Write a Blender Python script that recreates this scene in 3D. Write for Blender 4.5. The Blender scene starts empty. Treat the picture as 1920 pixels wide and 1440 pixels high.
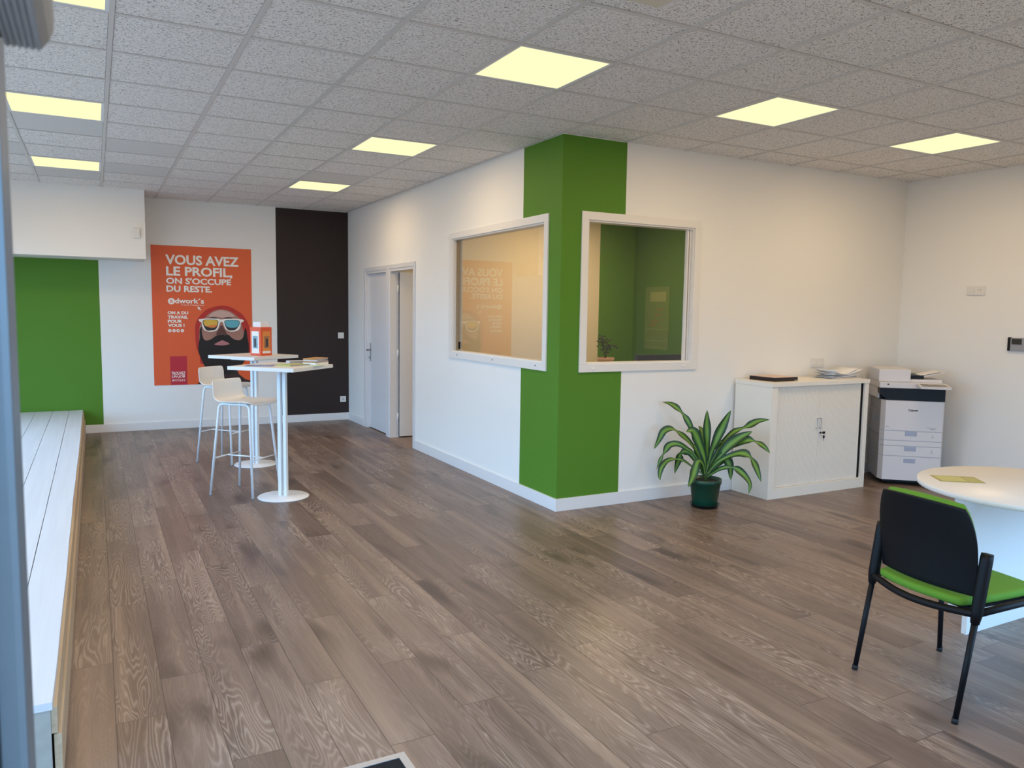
import bpy, bmesh, math, random
from mathutils import Vector, Matrix
from math import radians, sin, cos, pi
random.seed(7)
scene = bpy.context.scene
COL = scene.collection

# ------------------------------------------------------------------ camera, sky, exposure
cd = bpy.data.cameras.new('camera'); cam = bpy.data.objects.new('camera', cd); COL.objects.link(cam)
yaw, pitch, roll = -0.4937, -0.0928, 0.0145
fw = Vector((-sin(yaw)*cos(pitch), cos(yaw)*cos(pitch), sin(pitch)))
rt = Vector((cos(yaw), sin(yaw), 0)); up = rt.cross(fw)
r2 = cos(roll)*rt + sin(roll)*up; u2 = -sin(roll)*rt + cos(roll)*up
M = Matrix((r2, u2, -fw)).transposed().to_4x4(); M.translation = Vector((-2.5126, -2.9307, 1.5503))
cam.matrix_world = M
cd.sensor_width = 36; cd.lens = 1453.67/1920*36; cd.clip_start = 0.02; cd.clip_end = 200
cd.dof.use_dof = True; cd.dof.focus_distance = 6.0; cd.dof.aperture_fstop = 9.0
scene.camera = cam
vs = scene.view_settings
vs.view_transform = 'Standard'; vs.look = 'None'; vs.gamma = 1; vs.use_curve_mapping = False; vs.exposure = -0.06
w = bpy.data.worlds.new('sky'); scene.world = w; w.use_nodes = True
nt = w.node_tree; bg = nt.nodes['Background']; bg.inputs[1].default_value = 1.0
tc = nt.nodes.new('ShaderNodeTexCoord'); sx = nt.nodes.new('ShaderNodeSeparateXYZ'); cr = nt.nodes.new('ShaderNodeValToRGB')
mr = nt.nodes.new('ShaderNodeMapRange'); mr.inputs[1].default_value = -.12; mr.inputs[2].default_value = .12
SKY, GROUND = (2.5, 4.6, 7.2, 1), (1.15, 1.2, 1.25, 1)      # bright blue sky over a grey street
mixw = nt.nodes.new('ShaderNodeMix'); mixw.data_type = 'RGBA'; mixw.inputs[6].default_value = GROUND; mixw.inputs[7].default_value = SKY
nt.links.new(tc.outputs['Generated'], sx.inputs[0]); nt.links.new(sx.outputs[2], mr.inputs[0]); nt.links.new(mr.outputs[0], mixw.inputs[0]); nt.links.new(mixw.outputs[2], bg.inputs[0])
LAMP_W = 14.0; LAMP_COL = (1.0, 0.70, 0.39)
def portal(loc, rot, sx, sy):
    l = bpy.data.lights.new('window_daylight', 'AREA'); l.shape = 'RECTANGLE'; l.size = sx; l.size_y = sy
    l.cycles.is_portal = True
    o = bpy.data.objects.new('window_daylight', l); COL.objects.link(o); o.location = loc; o.rotation_euler = rot
portal((-4.52, 2.35, 1.35), (0, radians(-90), 0), 2.1, 8.9)
portal((-1.7, -2.28, 1.1), (radians(90), 0, 0), 1.8, 2.2)
portal((1.8, -2.28, .8), (radians(90), 0, 0), 2.6, 1.4)

# ------------------------------------------------------------------ helpers
def S(r, g, b):
    f = lambda c: (c/255)/12.92 if c/255 <= .04045 else ((c/255+.055)/1.055)**2.4
    return (f(r), f(g), f(b), 1)
def mat(name, col, rough=.5, metal=0, spec=.5, noise=0, nscale=40, bump=0, coat=0):
    m = bpy.data.materials.new(name); m.use_nodes = True; nt = m.node_tree; b = nt.nodes['Principled BSDF']
    b.inputs['Base Color'].default_value = col; b.inputs['Roughness'].default_value = rough
    b.inputs['Metallic'].default_value = metal; b.inputs['Specular IOR Level'].default_value = spec
    b.inputs['Coat Weight'].default_value = coat
    tc = nt.nodes.new('ShaderNodeTexCoord'); n = nt.nodes.new('ShaderNodeTexNoise')
    nt.links.new(tc.outputs['Object'], n.inputs['Vector']); n.inputs['Scale'].default_value = nscale; n.inputs['Detail'].default_value = 3
    mx = nt.nodes.new('ShaderNodeMix'); mx.data_type = 'RGBA'
    k = 1-noise
    mx.inputs[6].default_value = (col[0]*k, col[1]*k, col[2]*k, 1); mx.inputs[7].default_value = col
    nt.links.new(n.outputs['Fac'], mx.inputs[0]); nt.links.new(mx.outputs[2], b.inputs['Base Color'])
    if bump:
        bp = nt.nodes.new('ShaderNodeBump'); bp.inputs['Strength'].default_value = bump; bp.inputs['Distance'].default_value = .002
        nt.links.new(n.outputs['Fac'], bp.inputs['Height']); nt.links.new(bp.outputs['Normal'], b.inputs['Normal'])
    return m
def emis(name, col, s):
    m = bpy.data.materials.new(name); m.use_nodes = True; nt = m.node_tree; nt.nodes.clear()
    e = nt.nodes.new('ShaderNodeEmission'); o = nt.nodes.new('ShaderNodeOutputMaterial')
    e.inputs[0].default_value = col; e.inputs[1].default_value = s; nt.links.new(e.outputs[0], o.inputs[0]); return m
def glass(name, tint=(1, 1, 1, 1), boost=1.0):
    m = bpy.data.materials.new(name); m.use_nodes = True; nt = m.node_tree; nt.nodes.clear(); L = nt.links
    o = nt.nodes.new('ShaderNodeOutputMaterial'); t = nt.nodes.new('ShaderNodeBsdfTransparent'); g = nt.nodes.new('ShaderNodeBsdfGlossy')
    t.inputs[0].default_value = tint; g.inputs['Roughness'].default_value = 0.0
    f = nt.nodes.new('ShaderNodeFresnel'); gm = nt.nodes.new('ShaderNodeNewGeometry'); mr = nt.nodes.new('ShaderNodeMapRange')
    mr.inputs[3].default_value = 1.5; mr.inputs[4].default_value = 1/1.5; L.new(gm.outputs['Backfacing'], mr.inputs[0]); L.new(mr.outputs[0], f.inputs[0])
    k = nt.nodes.new('ShaderNodeMath'); k.operation = 'MULTIPLY'; k.use_clamp = True; k.inputs[1].default_value = boost
    x = nt.nodes.new('ShaderNodeMixShader')
    L.new(f.outputs[0], k.inputs[0]); L.new(k.outputs[0], x.inputs[0]); L.new(t.outputs[0], x.inputs[1]); L.new(g.outputs[0], x.inputs[2]); L.new(x.outputs[0], o.inputs[0])
    return m
class MB:
    def __init__(s): s.b = bmesh.new()
    def box(s, x0, y0, z0, x1, y1, z1, bev=0, mtx=None):
        r = bmesh.ops.create_cube(s.b, size=1)['verts']
        bmesh.ops.scale(s.b, vec=(abs(x1-x0), abs(y1-y0), abs(z1-z0)), verts=r)
        bmesh.ops.translate(s.b, vec=((x0+x1)/2, (y0+y1)/2, (z0+z1)/2), verts=r)
        if bev:
            es = list({e for v in r for e in v.link_edges})
            q = bmesh.ops.bevel(s.b, geom=es, offset=bev, segments=2, affect='EDGES', profile=.7)
            r = list({v for f in q['faces'] for v in f.verts} | {v for v in r if v.is_valid})
        if mtx: bmesh.ops.transform(s.b, matrix=mtx, verts=[v for v in r if v.is_valid])
        return s
    def tube(s, pts, r, n=12, cap=True):
        pts = [Vector(p) for p in pts]; rings = []; N = len(pts)
        rs = r if isinstance(r, (list, tuple)) else [r]*N
        ref = None
        for i, p in enumerate(pts):
            t = ((pts[min(i+1, N-1)]-p).normalized() + (p-pts[max(i-1, 0)]).normalized())
            t = t.normalized() if t.length > 1e-6 else Vector((0, 0, 1))
            if ref is None: ref = t.orthogonal().normalized()
            ref = (ref - ref.dot(t)*t).normalized(); bn = t.cross(ref)
            rings.append([s.b.verts.new(p+rs[i]*(cos(2*pi*k/n)*ref+sin(2*pi*k/n)*bn)) for k in range(n)])
        for a, c in zip(rings, rings[1:]):
            for k in range(n): s.b.faces.new((a[k], a[(k+1) % n], c[(k+1) % n], c[k])).smooth = True
        if cap: s.b.faces.new(rings[0][::-1]); s.b.faces.new(rings[-1])
        return s
    def lathe(s, prof, n=48, c=(0, 0, 0), cap=True):
        rings = []
        for r, z in prof: rings.append([s.b.verts.new((c[0]+r*cos(2*pi*k/n), c[1]+r*sin(2*pi*k/n), c[2]+z)) for k in range(n)])
        for a, d in zip(rings, rings[1:]):
            for k in range(n): s.b.faces.new((a[k], a[(k+1) % n], d[(k+1) % n], d[k])).smooth = True
        if cap: s.b.faces.new(rings[0][::-1]); s.b.faces.new(rings[-1])
        return s
    def poly(s, pts, thick=None):
        # flat polygon; thick: extrusion vector
        vs_ = [s.b.verts.new(p) for p in pts]; f = s.b.faces.new(vs_)
        if thick is not None:
            r = bmesh.ops.extrude_face_region(s.b, geom=[f]); bmesh.ops.translate(s.b, vec=thick, verts=[v for v in r['geom'] if isinstance(v, bmesh.types.BMVert)])
        return s
    def xf(s, m): bmesh.ops.transform(s.b, matrix=m, verts=s.b.verts); return s
    def build(s, name, m, parent=None, loc=None, smooth=False):
        bmesh.ops.recalc_face_normals(s.b, faces=s.b.faces)
        me = bpy.data.meshes.new(name); s.b.to_mesh(me); s.b.free()
        if m: me.materials.append(m)
        if smooth:
            for p in me.polygons: p.use_smooth = True
        o = bpy.data.objects.new(name, me); COL.objects.link(o)
        if parent: o.parent = parent
        if loc: o.location = loc
        return o
def thing(name, label, cat, loc=(0, 0, 0), rz=0, group=None):
    o = bpy.data.objects.new(name, None); o.empty_display_size = .1; COL.objects.link(o)
    o.location = loc; o.rotation_euler = (0, 0, rz); return tag(o, label, cat, group)
def tag(o, label, cat, group=None):
    o['label'] = label; o['category'] = cat
    if group: o['group'] = group
    return o
def struct(o): o['kind'] = 'structure'; return o
def text(name, s, m, parent, x, z, width, height, y=0, bold=.02, frame='XZ', shear=0, extrude=.0006, fit_body=True):
    """flat lettering; x,z = lower left of the glyph box; lies in XZ facing -y of the parent"""
    c = bpy.data.curves.new(name, 'FONT'); c.body = s; c.size = 1; c.offset = bold; c.resolution_u = 3; c.shear = shear
    t = bpy.data.objects.new(name, c); COL.objects.link(t)
    dg = bpy.context.evaluated_depsgraph_get(); me = bpy.data.meshes.new_from_object(t.evaluated_get(dg))
    bpy.data.objects.remove(t)
    xs = [v.co.x for v in me.vertices]; ys = [v.co.y for v in me.vertices]
    x0, x1, y0, y1 = min(xs), max(xs), min(ys), max(ys)
    if height is None: height = (y1-y0)*width/(x1-x0)
    for v in me.vertices:
        a = (v.co.x-x0)/(x1-x0)*width; b = (v.co.y-y0)/(y1-y0)*height
        v.co = (x+a, y, z+b)
    me.materials.clear(); me.materials.append(m)
    o = bpy.data.objects.new(name, me); COL.objects.link(o); o.parent = parent; return o

# ------------------------------------------------------------------ materials
WALL = mat('white_wall_paint', S(236, 235, 231), .75, spec=.25, noise=.02, nscale=3, bump=.02)
OFFW = mat('office_wall_paint', S(224, 214, 190), .75, spec=.25, noise=.02, nscale=3)
GREEN = mat('green_wall_paint', S(82, 130, 34), .6, spec=.3, noise=.03, nscale=3)
BROWN = mat('dark_brown_wall_paint', S(50, 40, 38), .6, spec=.3, noise=.04, nscale=3)
BASEB = mat('white_baseboard_paint', S(228, 228, 228), .35)
DOORW = mat('white_door_lacquer', S(216, 217, 220), .4)
FRAMEW = mat('white_window_frame', S(228, 226, 222), .35)
WMET = mat('white_powder_coated_metal', S(226, 230, 234), .35)
WPLAS = mat('white_stool_plastic', S(236, 233, 228), .4)
MELA = mat('white_melamine', S(226, 224, 220), .35)
CABM = mat('cream_metal_cabinet', S(236, 231, 220), .38)
PLAS = mat('device_white_plastic', S(224, 222, 218), .4)
GREYP = mat('device_grey_plastic', S(150, 152, 158), .45)
BLACK = mat('black_plastic', S(12, 12, 13), .4, noise=.2, spec=.25)
CHAIRB = mat('black_chair_shell', S(15, 17, 21), .48, noise=.2, nscale=120, bump=.1, spec=.2)
SEATG = mat('green_seat_fabric', S(94, 146, 36), .85, noise=.25, nscale=400, bump=.3)
ALU = mat('brushed_aluminium', S(104, 112, 118), .42, metal=.5, noise=.1)
ALUH = mat('grey_housing_aluminium', S(150, 150, 152), .45, metal=.2, noise=.1)
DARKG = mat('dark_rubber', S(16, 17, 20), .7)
STEEL = mat('chrome_steel', S(170, 172, 176), .25, metal=1)
MATB = mat('black_mat_pile', S(9, 9, 10), .95, noise=.6, nscale=250, bump=1)
POTG = mat('dark_green_pot_plastic', S(12, 66, 48), .28, noise=.1)
SOIL = mat('potting_soil', S(38, 30, 24), .95, noise=.5, nscale=90, bump=1)
STEMM = mat('plant_stem', S(70, 92, 40), .6, noise=.3)
ORANGE = mat('orange_print', S(226, 92, 40), .45, noise=.05, nscale=2)
WPRINT = mat('white_print', S(240, 236, 228), .5)
PAPER = mat('white_paper', S(235, 234, 232), .7)
PAPERG = mat('grey_paper_edge', S(176, 170, 176), .7, noise=.3, nscale=200)
RAWW = None

def tex_panel(name, base, dark, plain=False):
    m = bpy.data.materials.new(name); m.use_nodes = True; nt = m.node_tree; L = nt.links; b = nt.nodes['Principled BSDF']
    b.inputs['Roughness'].default_value = .9; b.inputs['Specular IOR Level'].default_value = .1
    g = nt.nodes.new('ShaderNodeNewGeometry'); mp = nt.nodes.new('ShaderNodeMapping'); mp.inputs['Scale'].default_value = (1.0, 1.6, 1)
    L.new(g.outputs['Position'], mp.inputs[0])
    n = nt.nodes.new('ShaderNodeTexNoise'); n.inputs['Scale'].default_value = 95; n.inputs['Detail'].default_value = 2.5; n.inputs['Distortion'].default_value = 1.2
    L.new(mp.outputs[0], n.inputs[0])
    r = nt.nodes.new('ShaderNodeValToRGB'); r.color_ramp.elements[0].position = .37; r.color_ramp.elements[1].position = .45
    r.color_ramp.elements[0].color = base if plain else dark; r.color_ramp.elements[1].color = base
    L.new(n.outputs['Fac'], r.inputs[0]); L.new(r.outputs[0], b.inputs['Base Color']); return m
TILE = tex_panel('fissured_ceiling_tile', S(238, 235, 231), S(128, 122, 118))
TILEP = tex_panel('plain_ceiling_tile', S(214, 212, 208), S(180, 176, 172), True)
TBAR = mat('ceiling_grid_metal', S(208, 205, 201), .5)
PANEL = emis('lit_led_diffuser', (1.0, .93, .52, 1), 1.18)

def wood_floor():
    m = bpy.data.materials.new('oak_laminate_planks'); m.use_nodes = True; nt = m.node_tree; L = nt.links; N = nt.nodes.new; b = nt.nodes['Principled BSDF']
    uv = N('ShaderNodeUVMap'); uv.uv_map = 'plank'; at = N('ShaderNodeAttribute'); at.attribute_name = 'rnd'
    # offset texture space per plank
    sc = N('ShaderNodeVectorMath'); sc.operation = 'SCALE'; sc.inputs['Scale'].default_value = 37.0; L.new(at.outputs['Color'], sc.inputs[0])
    ad = N('ShaderNodeVectorMath'); ad.operation = 'ADD'; L.new(uv.outputs[0], ad.inputs[0]); L.new(sc.outputs[0], ad.inputs[1])
    def mapping(v, s):
        q = N('ShaderNodeMapping'); q.inputs['Scale'].default_value = s; L.new(v, q.inputs[0]); return q.outputs[0]
    def noise(v, scale, det, dist=0):
        q = N('ShaderNodeTexNoise'); q.inputs['Scale'].default_value = scale; q.inputs['Detail'].default_value = det; q.inputs['Distortion'].default_value = dist; L.new(v, q.inputs[0]); return q.outputs['Fac']
    def math_(op, a, c=None, d=None):
        q = N('ShaderNodeMath'); q.operation = op
        for i, x in enumerate((a, c, d)):
            if x is None: continue
            if isinstance(x, (int, float)): q.inputs[i].default_value = x
            else: L.new(x, q.inputs[i])
        return q.outputs[0]
    base = noise(mapping(ad.outputs[0], (8.0, .8, 1)), 1.0, 2.0, .3)           # contour field -> cathedral grain
    fine = noise(mapping(ad.outputs[0], (160, 5, 1)), 1.0, 3.0)
    wob = noise(mapping(ad.outputs[0], (60, 12, 1)), 1.0, 2.0)
    f = math_('ADD', math_('MULTIPLY', base, 34.0), math_('MULTIPLY', wob, .7))
    fr = math_('PINGPONG', f, .5); line = math_('MULTIPLY', fr, 2.0)
    mask = noise(mapping(ad.outputs[0], (3.0, .7, 1)), 1.0, 1.0)
    mk = N('ShaderNodeMapRange'); mk.inputs[1].default_value = .44; mk.inputs[2].default_value = .60; L.new(mask, mk.inputs[0])
    lp = math_('POWER', line, 2.2)
    grain = math_('MULTIPLY', lp, math_('ADD', math_('MULTIPLY', mk.outputs[0], .70), .12))
    kn = noise(mapping(ad.outputs[0], (6.0, 1.6, 1)), 1.0, 1.0)
    kk = N('ShaderNodeMapRange'); kk.inputs[1].default_value = .60; kk.inputs[2].default_value = .78; L.new(kn, kk.inputs[0])
    def mix(fac, a, c):
        q = N('ShaderNodeMix'); q.data_type = 'RGBA'
        if isinstance(fac, (int, float)): q.inputs[0].default_value = fac
        else: L.new(fac, q.inputs[0])
        for i, x in ((6, a), (7, c)):
            if isinstance(x, tuple): q.inputs[i].default_value = x
            else: L.new(x, q.inputs[i])
        return q.outputs[2]
    sep = N('ShaderNodeSeparateColor'); L.new(at.outputs['Color'], sep.inputs[0])
    c = mix(sep.outputs[0], S(108, 90, 80), S(137, 117, 104))
    st_ = N('ShaderNodeMapRange'); st_.inputs[1].default_value = .38; st_.inputs[2].default_value = .66; L.new(noise(mapping(ad.outputs[0], (14, .7, 1)), 1.0, 3.0, .4), st_.inputs[0])
    c = mix(math_('MULTIPLY', st_.outputs[0], .55), c, S(92, 76, 68))
    st2 = N('ShaderNodeMapRange'); st2.inputs[1].default_value = .52; st2.inputs[2].default_value = .70; L.new(noise(mapping(ad.outputs[0], (11, .35, 1)), 1.0, 2.0, .2), st2.inputs[0])
    c = mix(math_('MULTIPLY', st2.outputs[0], .5), c, S(168, 144, 124))
    c = mix(math_('MULTIPLY', fine, .45), c, S(92, 74, 66))
    c = mix(math_('MULTIPLY', grain, .60), c, S(188, 170, 155))
    c = mix(math_('MULTIPLY', kk.outputs[0], .85), c, S(70, 56, 50))
    # joint lines from plank uv (metres)
    at2 = N('ShaderNodeAttribute'); at2.attribute_name = 'edge'; s2 = N('ShaderNodeSeparateColor'); 
    uv2 = N('ShaderNodeUVMap'); uv2.uv_map = 'edge'; sx = N('ShaderNodeSeparateXYZ'); L.new(uv2.outputs[0], sx.inputs[0])
    ex = math_('MINIMUM', sx.outputs[0], math_('SUBTRACT', .172, sx.outputs[0]))
    ey = math_('MINIMUM', sx.outputs[1], math_('SUBTRACT', 1.27, sx.outputs[1]))
    e = math_('MINIMUM', ex, ey)
    em = N('ShaderNodeMapRange'); em.inputs[1].default_value = .0012; em.inputs[2].default_value = .0022; em.inputs[3].default_value = 1; em.inputs[4].default_value = 0; L.new(e, em.inputs[0])
    c = mix(math_('MULTIPLY', em.outputs[0], .75), c, S(66, 52, 46))
    L.new(c, b.inputs['Base Color'])
    b.inputs['Roughness'].default_value = .34
    rr = N('ShaderNodeMapRange'); rr.inputs[3].default_value = .30; rr.inputs[4].default_value = .46; L.new(fine, rr.inputs[0]); L.new(rr.outputs[0], b.inputs['Roughness'])
    b.inputs['Specular IOR Level'].default_value = .45
    bp = N('ShaderNodeBump'); bp.inputs['Strength'].default_value = .25; bp.inputs['Distance'].default_value = .0008
    L.new(math_('SUBTRACT', grain, math_('MULTIPLY', em.outputs[0], 2.0)), bp.inputs['Height']); L.new(bp.outputs[0], b.inputs['Normal'])
    return m
def raw_wood(name, c1, c2):
    m = bpy.data.materials.new(name); m.use_nodes = True; nt = m.node_tree; L = nt.links; b = nt.nodes['Principled BSDF']
    tc = nt.nodes.new('ShaderNodeTexCoord'); mp = nt.nodes.new('ShaderNodeMapping'); mp.inputs['Scale'].default_value = (25, .8, 40)
    L.new(tc.outputs['Object'], mp.inputs[0]); n = nt.nodes.new('ShaderNodeTexNoise'); n.inputs['Scale'].default_value = 1.5; n.inputs['Detail'].default_value = 4
    L.new(mp.outputs[0], n.inputs[0]); r = nt.nodes.new('ShaderNodeValToRGB'); r.color_ramp.elements[0].color = c1; r.color_ramp.elements[1].color = c2
    r.color_ramp.elements[0].position = .35; r.color_ramp.elements[1].position = .65
    L.new(n.outputs['Fac'], r.inputs[0]); L.new(r.outputs[0], b.inputs['Base Color']); b.inputs['Roughness'].default_value = .6; return m

# ------------------------------------------------------------------ setting
XA, YB, YK, XR, H = 0.624, 2.14, 7.766, 4.65, 2.883
XL, YF = -4.45, -2.1
# floor: individual laminate planks in one surface
def build_floor():
    me = bpy.data.meshes.new('floor'); vs_, fs, uvs, ed, rn = [], [], [], [], []
    W, LEN = .172, 1.27; x = -2.660-W*11; k = -11
    known = {0: .75, 1: .185, 6: -.411, 7: .217, 8: -.268, 9: .361, 10: -.13, 11: .50, 12: 0.0}
    while x < 4.7:
        off = known.get(k, random.uniform(0, LEN)) if k in known else random.uniform(0, LEN)
        j = math.floor((-3.7-off)/LEN)
        while off+j*LEN < 9.0:
            y0 = off+j*LEN; i = len(vs_)
            vs_ += [(x, y0, 0), (x+W, y0, 0), (x+W, y0+LEN, 0), (x, y0+LEN, 0)]; fs.append((i, i+1, i+2, i+3))
            q = [(0, 0), (W, 0), (W, LEN), (0, LEN)]; uvs += q; ed += q
            r = (random.random(), random.random(), random.random(), 1); rn += [r]*4
            j += 1
        x += W; k += 1
    me.from_pydata(vs_, [], fs)
    u = me.uv_layers.new(name='plank'); u2_ = me.uv_layers.new(name='edge')
    for i, q in enumerate(uvs): u.data[i].uv = q; u2_.data[i].uv = q
    a = me.color_attributes.new('rnd', 'FLOAT_COLOR', 'CORNER')
    for i, c in enumerate(rn): a.data[i].color = c
    me.materials.append(wood_floor()); o = bpy.data.objects.new('floor', me); COL.objects.link(o); struct(o)
build_floor()

# ceiling: tiles (two looks) and exposed grid
lights_ij = [(-1, 1), (2, 1), (5, 1), (-1, 5), (-1, 9), (-5, 5), (-5, 9), (-5, 1), (-1, -3), (-5, -3), (5, -3)]  # last three panels are unseen, added behind the view for illumination
GS = .6
plain = {(-4, 7), (-4, 9), (-5, 10), (-1, 8), (-5, 6), (-6, 8)}
def build_ceiling():
    b = bmesh.new()
    for i in range(-8, 9):
        for j in range(-5, 14):
            if (i, j) in lights_ij: continue
            x0, y0, x1, y1 = i*GS+.0136, j*GS+.0142, (i+1)*GS-.0136, (j+1)*GS-.0142
            z0 = H+.005
            for (ax, ay, bx, by) in [(x0, y0, x1, y1)]:
                f = b.faces.new([b.verts.new(p) for p in ((ax, ay, z0), (ax, by, z0), (bx, by, z0), (bx, ay, z0))])
                f.material_index = 1 if (i, j) in plain else 0
    # slab above
    r = b.faces.new([b.verts.new(p) for p in ((-4.6, -3.1, H+.09), (-4.6, 8, H+.09), (5, 8, H+.09), (5, -3.1, H+.09))])
    me = bpy.data.meshes.new('ceiling'); b.to_mesh(me); b.free(); me.materials.append(TILE); me.materials.append(TILEP); me.materials.append(mat('plenum_dark', S(60, 56, 54), .9)); me.polygons[-1].material_index = 2
    o = bpy.data.objects.new('ceiling', me); COL.objects.link(o); struct(o)
    t = MB()
    for i in range(-7, 9): t.box(i*GS-.012, -2.9, H, i*GS+.012, YK, H+.006)
    for j in range(-4, 13): t.box(XL, j*GS-.012, H+.0008, XR, j*GS+.012, H+.0055)
    struct(t.build('trim_1', TBAR))
build_ceiling()

# walls
def wall(name, boxes, m):
    b = MB()
    for q in boxes: b.box(*q)
    return struct(b.build(name, m))
HC = H+.06
# office wall with the two doors and window 1 (plane x = XA)
T = .10
WA0, WA1, WZ0, WZ1 = 2.383, 4.17, 1.148, 2.255          # glazed opening, wall A
D1a, D1b, D2a, D2b, DZ = 5.222, 6.035, 6.135, 6.96, 2.04  # door openings
wall('wall_corridor', [(XA, YB, 0, XA+T, WA0, HC), (XA, WA0, 0, XA+T, WA1, WZ0), (XA, WA0, WZ1, XA+T, WA1, HC),
      (XA, WA1, 0, XA+T, D1a, HC), (XA, D1a, DZ, XA+T, D2b, HC), (XA, D1b, 0, XA+T, D2a, DZ), (XA, D2b, 0, XA+T, YK, HC)], WALL)
WB0, WB1 = .863, 1.927                                    # glazed opening, wall B
wall('wall_office_front', [(XA+T, YB, 0, WB0, YB+T, HC), (WB0, YB, 0, WB1, YB+T, 1.148), (WB0, YB, 2.266, WB1, YB+T, HC), (WB1, YB, 0, XR, YB+T, HC)], WALL)
wall('wall_back', [(XL-.1, YK, 0, XR, YK+.1, HC)], WALL)
wall('wall_right', [(XR, -2.2, 0, XR+.1, YK, HC)], WALL)
# left shop window wall
wall('wall_left', [(XL-.1, -2.2, 0, XL, 6.85, .3), (XL-.1, -2.2, 2.35, XL, 6.85, HC), (XL-.1, 6.85, 0, XL, YK, HC)], WALL)
wall('wall_entrance', [(XL, YF-.1, 0, -2.64, YF, HC), (-2.64, YF-.1, 2.3, -.74, YF, HC), (-.74, YF-.1, 0, .5, YF, HC), (.5, YF-.1, 0, 3.1, YF, .1), (.5, YF-.1, 1.5, 3.1, YF, HC), (3.1, YF-.1, 0, XR, YF, HC)], WALL)
wall('wall_bulkhead', [(XL, 7.111, 2.099, -1.963, YK, HC)], WALL)
# painted bands (paint films a millimetre proud of the plaster)
e = .0015
def band(name, q, m): return struct(MB().box(*q).build(name, m))
def bands(name, qs, m):
    b = MB()
    for q in qs: b.box(*q)
    return struct(b.build(name, m))
bands('wall_corner_green_left', [(XA-e, YB-e, .1, XA, WA0-.01, H), (XA-e, WA0-.01, .1, XA, 2.742, WZ0-.01), (XA-e, WA0-.01, WZ1+.01, XA, 2.742, H)], GREEN)
bands('wall_corner_green_front', [(XA, YB-e, .1, WB0-.01, YB, H), (WB0-.01, YB-e, .1, 1.213, YB, 1.138), (WB0-.01, YB-e, 2.276, 1.213, YB, H)], GREEN)
band('wall_back_green', (XL, YK-e, .1, -2.452, YK, 2.099), GREEN)
band('wall_back_brown', (-.355, YK-e, .1, XA, YK, H), BROWN)
# office interior
OY, OX = 6.09, 4.30
wall('wall_office_back', [(XA+T, OY, 0, XR, OY+.08, HC)], OFFW)
wall('wall_office_side', [(OX, YB+T, 0, XR, OY, HC)], mat('shaded_green_wall_paint', S(58, 100, 16), .6, spec=.3, noise=.03, nscale=3))  # darker green paints in the shade on this side wall
band('wall_office_green', (3.70, OY-e, 0, OX, OY, H), GREEN)
wall('wall_office_lining', [(XA+T, YB+T, 0, WB0, YB+T+.01, H), (WB1, YB+T, 0, OX, YB+T+.01, H)], OFFW)
# baseboards
BH, BT = .1, .014
def bb(name, boxes): struct(_bb(boxes).build(name, BASEB))
def _bb(boxes):
    b = MB()
    for q in boxes: b.box(*q, bev=.003)
    return b
bb('baseboard_corridor', [(XA-BT, YB-BT, 0, XA, 5.17, BH), (XA-BT, 7.04, 0, XA, YK, BH)])
bb('baseboard_front', [(XA, YB-BT, 0, XR, YB, BH)])
bb('baseboard_back', [(XL, YK-BT, 0, XA-BT, YK, BH)])
bb('baseboard_right', [(XR-BT, YF, 0, XR, YB-BT, BH)])

# interior windows (frame, glass, sliding sash)
GLA = glass('office_window_glass', (.98, .98, .96, 1), 1.35)
GLB = glass('shop_window_glass', (.97, .99, 1, 1), 1.0)
def ring(b, u0, u1, z0, z1, wd, f):
    for q in ((u0-wd, u1+wd, z0-wd, z0), (u0-wd, u1+wd, z1, z1+wd), (u0-wd, u0, z0, z1), (u1, u1+wd, z0, z1)): f(b, *q)
w1 = MB(); fx = lambda b, u0, u1, z0, z1: b.box(XA-.014, u0, z0, XA, u1, z1, bev=.003)
ring(w1, WA0, WA1, WZ0, WZ1, .062, fx)
fi = lambda b, u0, u1, z0, z1: b.box(XA, u0, z0, XA+T, u1, z1)
ring(w1, WA0+.012, WA1-.012, WZ0+.012, WZ1-.012, .012, fi)
win1 = struct(w1.build('window_1', FRAMEW))
MB().box(XA+.045, WA0+.012, WZ0+.012, XA+.051, WA1-.012, WZ1-.012).build('glass_pane', GLA, win1)
sb = MB()
for yy in (WA1-.030, WA1-.052): sb.box(XA+.03, yy-.006, WZ0+.012, XA+.044, yy+.006, WZ1-.012)
sb.build('sash_bar', mat('window_seal', S(150, 130, 100), .5), win1)
MB().box(XA+.028, WA1-.10, WZ0+.03, XA+.044, WA1-.085, WZ0+.10, bev=.003).build('latch', BLACK, win1)
sc_ = MB()
for yy in (2.48, 3.25, 4.02): sc_.lathe([(.006, 0), (.006, .004), (.001, .006)], 12).b
bmesh.ops.delete(sc_.b, geom=list(sc_.b.verts), context='VERTS')
for yy in (2.48, 3.25, 4.02): sc_.box(XA-.019, yy-.008, WZ0-.032, XA-.013, yy+.008, WZ0-.02, bev=.002)
sc_.build('frame_screws', GREYP, win1)
w2 = MB(); fy = lambda b, u0, u1, z0, z1: b.box(u0, YB-.014, z0, u1, YB, z1, bev=.003)
ring(w2, WB0, WB1, 1.148, 2.266, .062, fy)
fj = lambda b, u0, u1, z0, z1: b.box(u0, YB, z0, u1, YB+T, z1)
ring(w2, WB0+.012, WB1-.012, 1.16, 2.254, .012, fj)
win2 = struct(w2.build('window_2', FRAMEW))
MB().box(WB0+.012, YB+.045, 1.16, WB1-.012, YB+.051, 2.254).build('glass_pane', glass('front_window_glass', (.98, .98, .96, 1), .95), win2)
sb = MB()
for xx in (WB1-.022, WB1-.046): sb.box(xx-.007, YB+.02, 1.16, xx+.007, YB+.044, 2.254)
sb.build('sash_bar', FRAMEW, win2)
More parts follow.
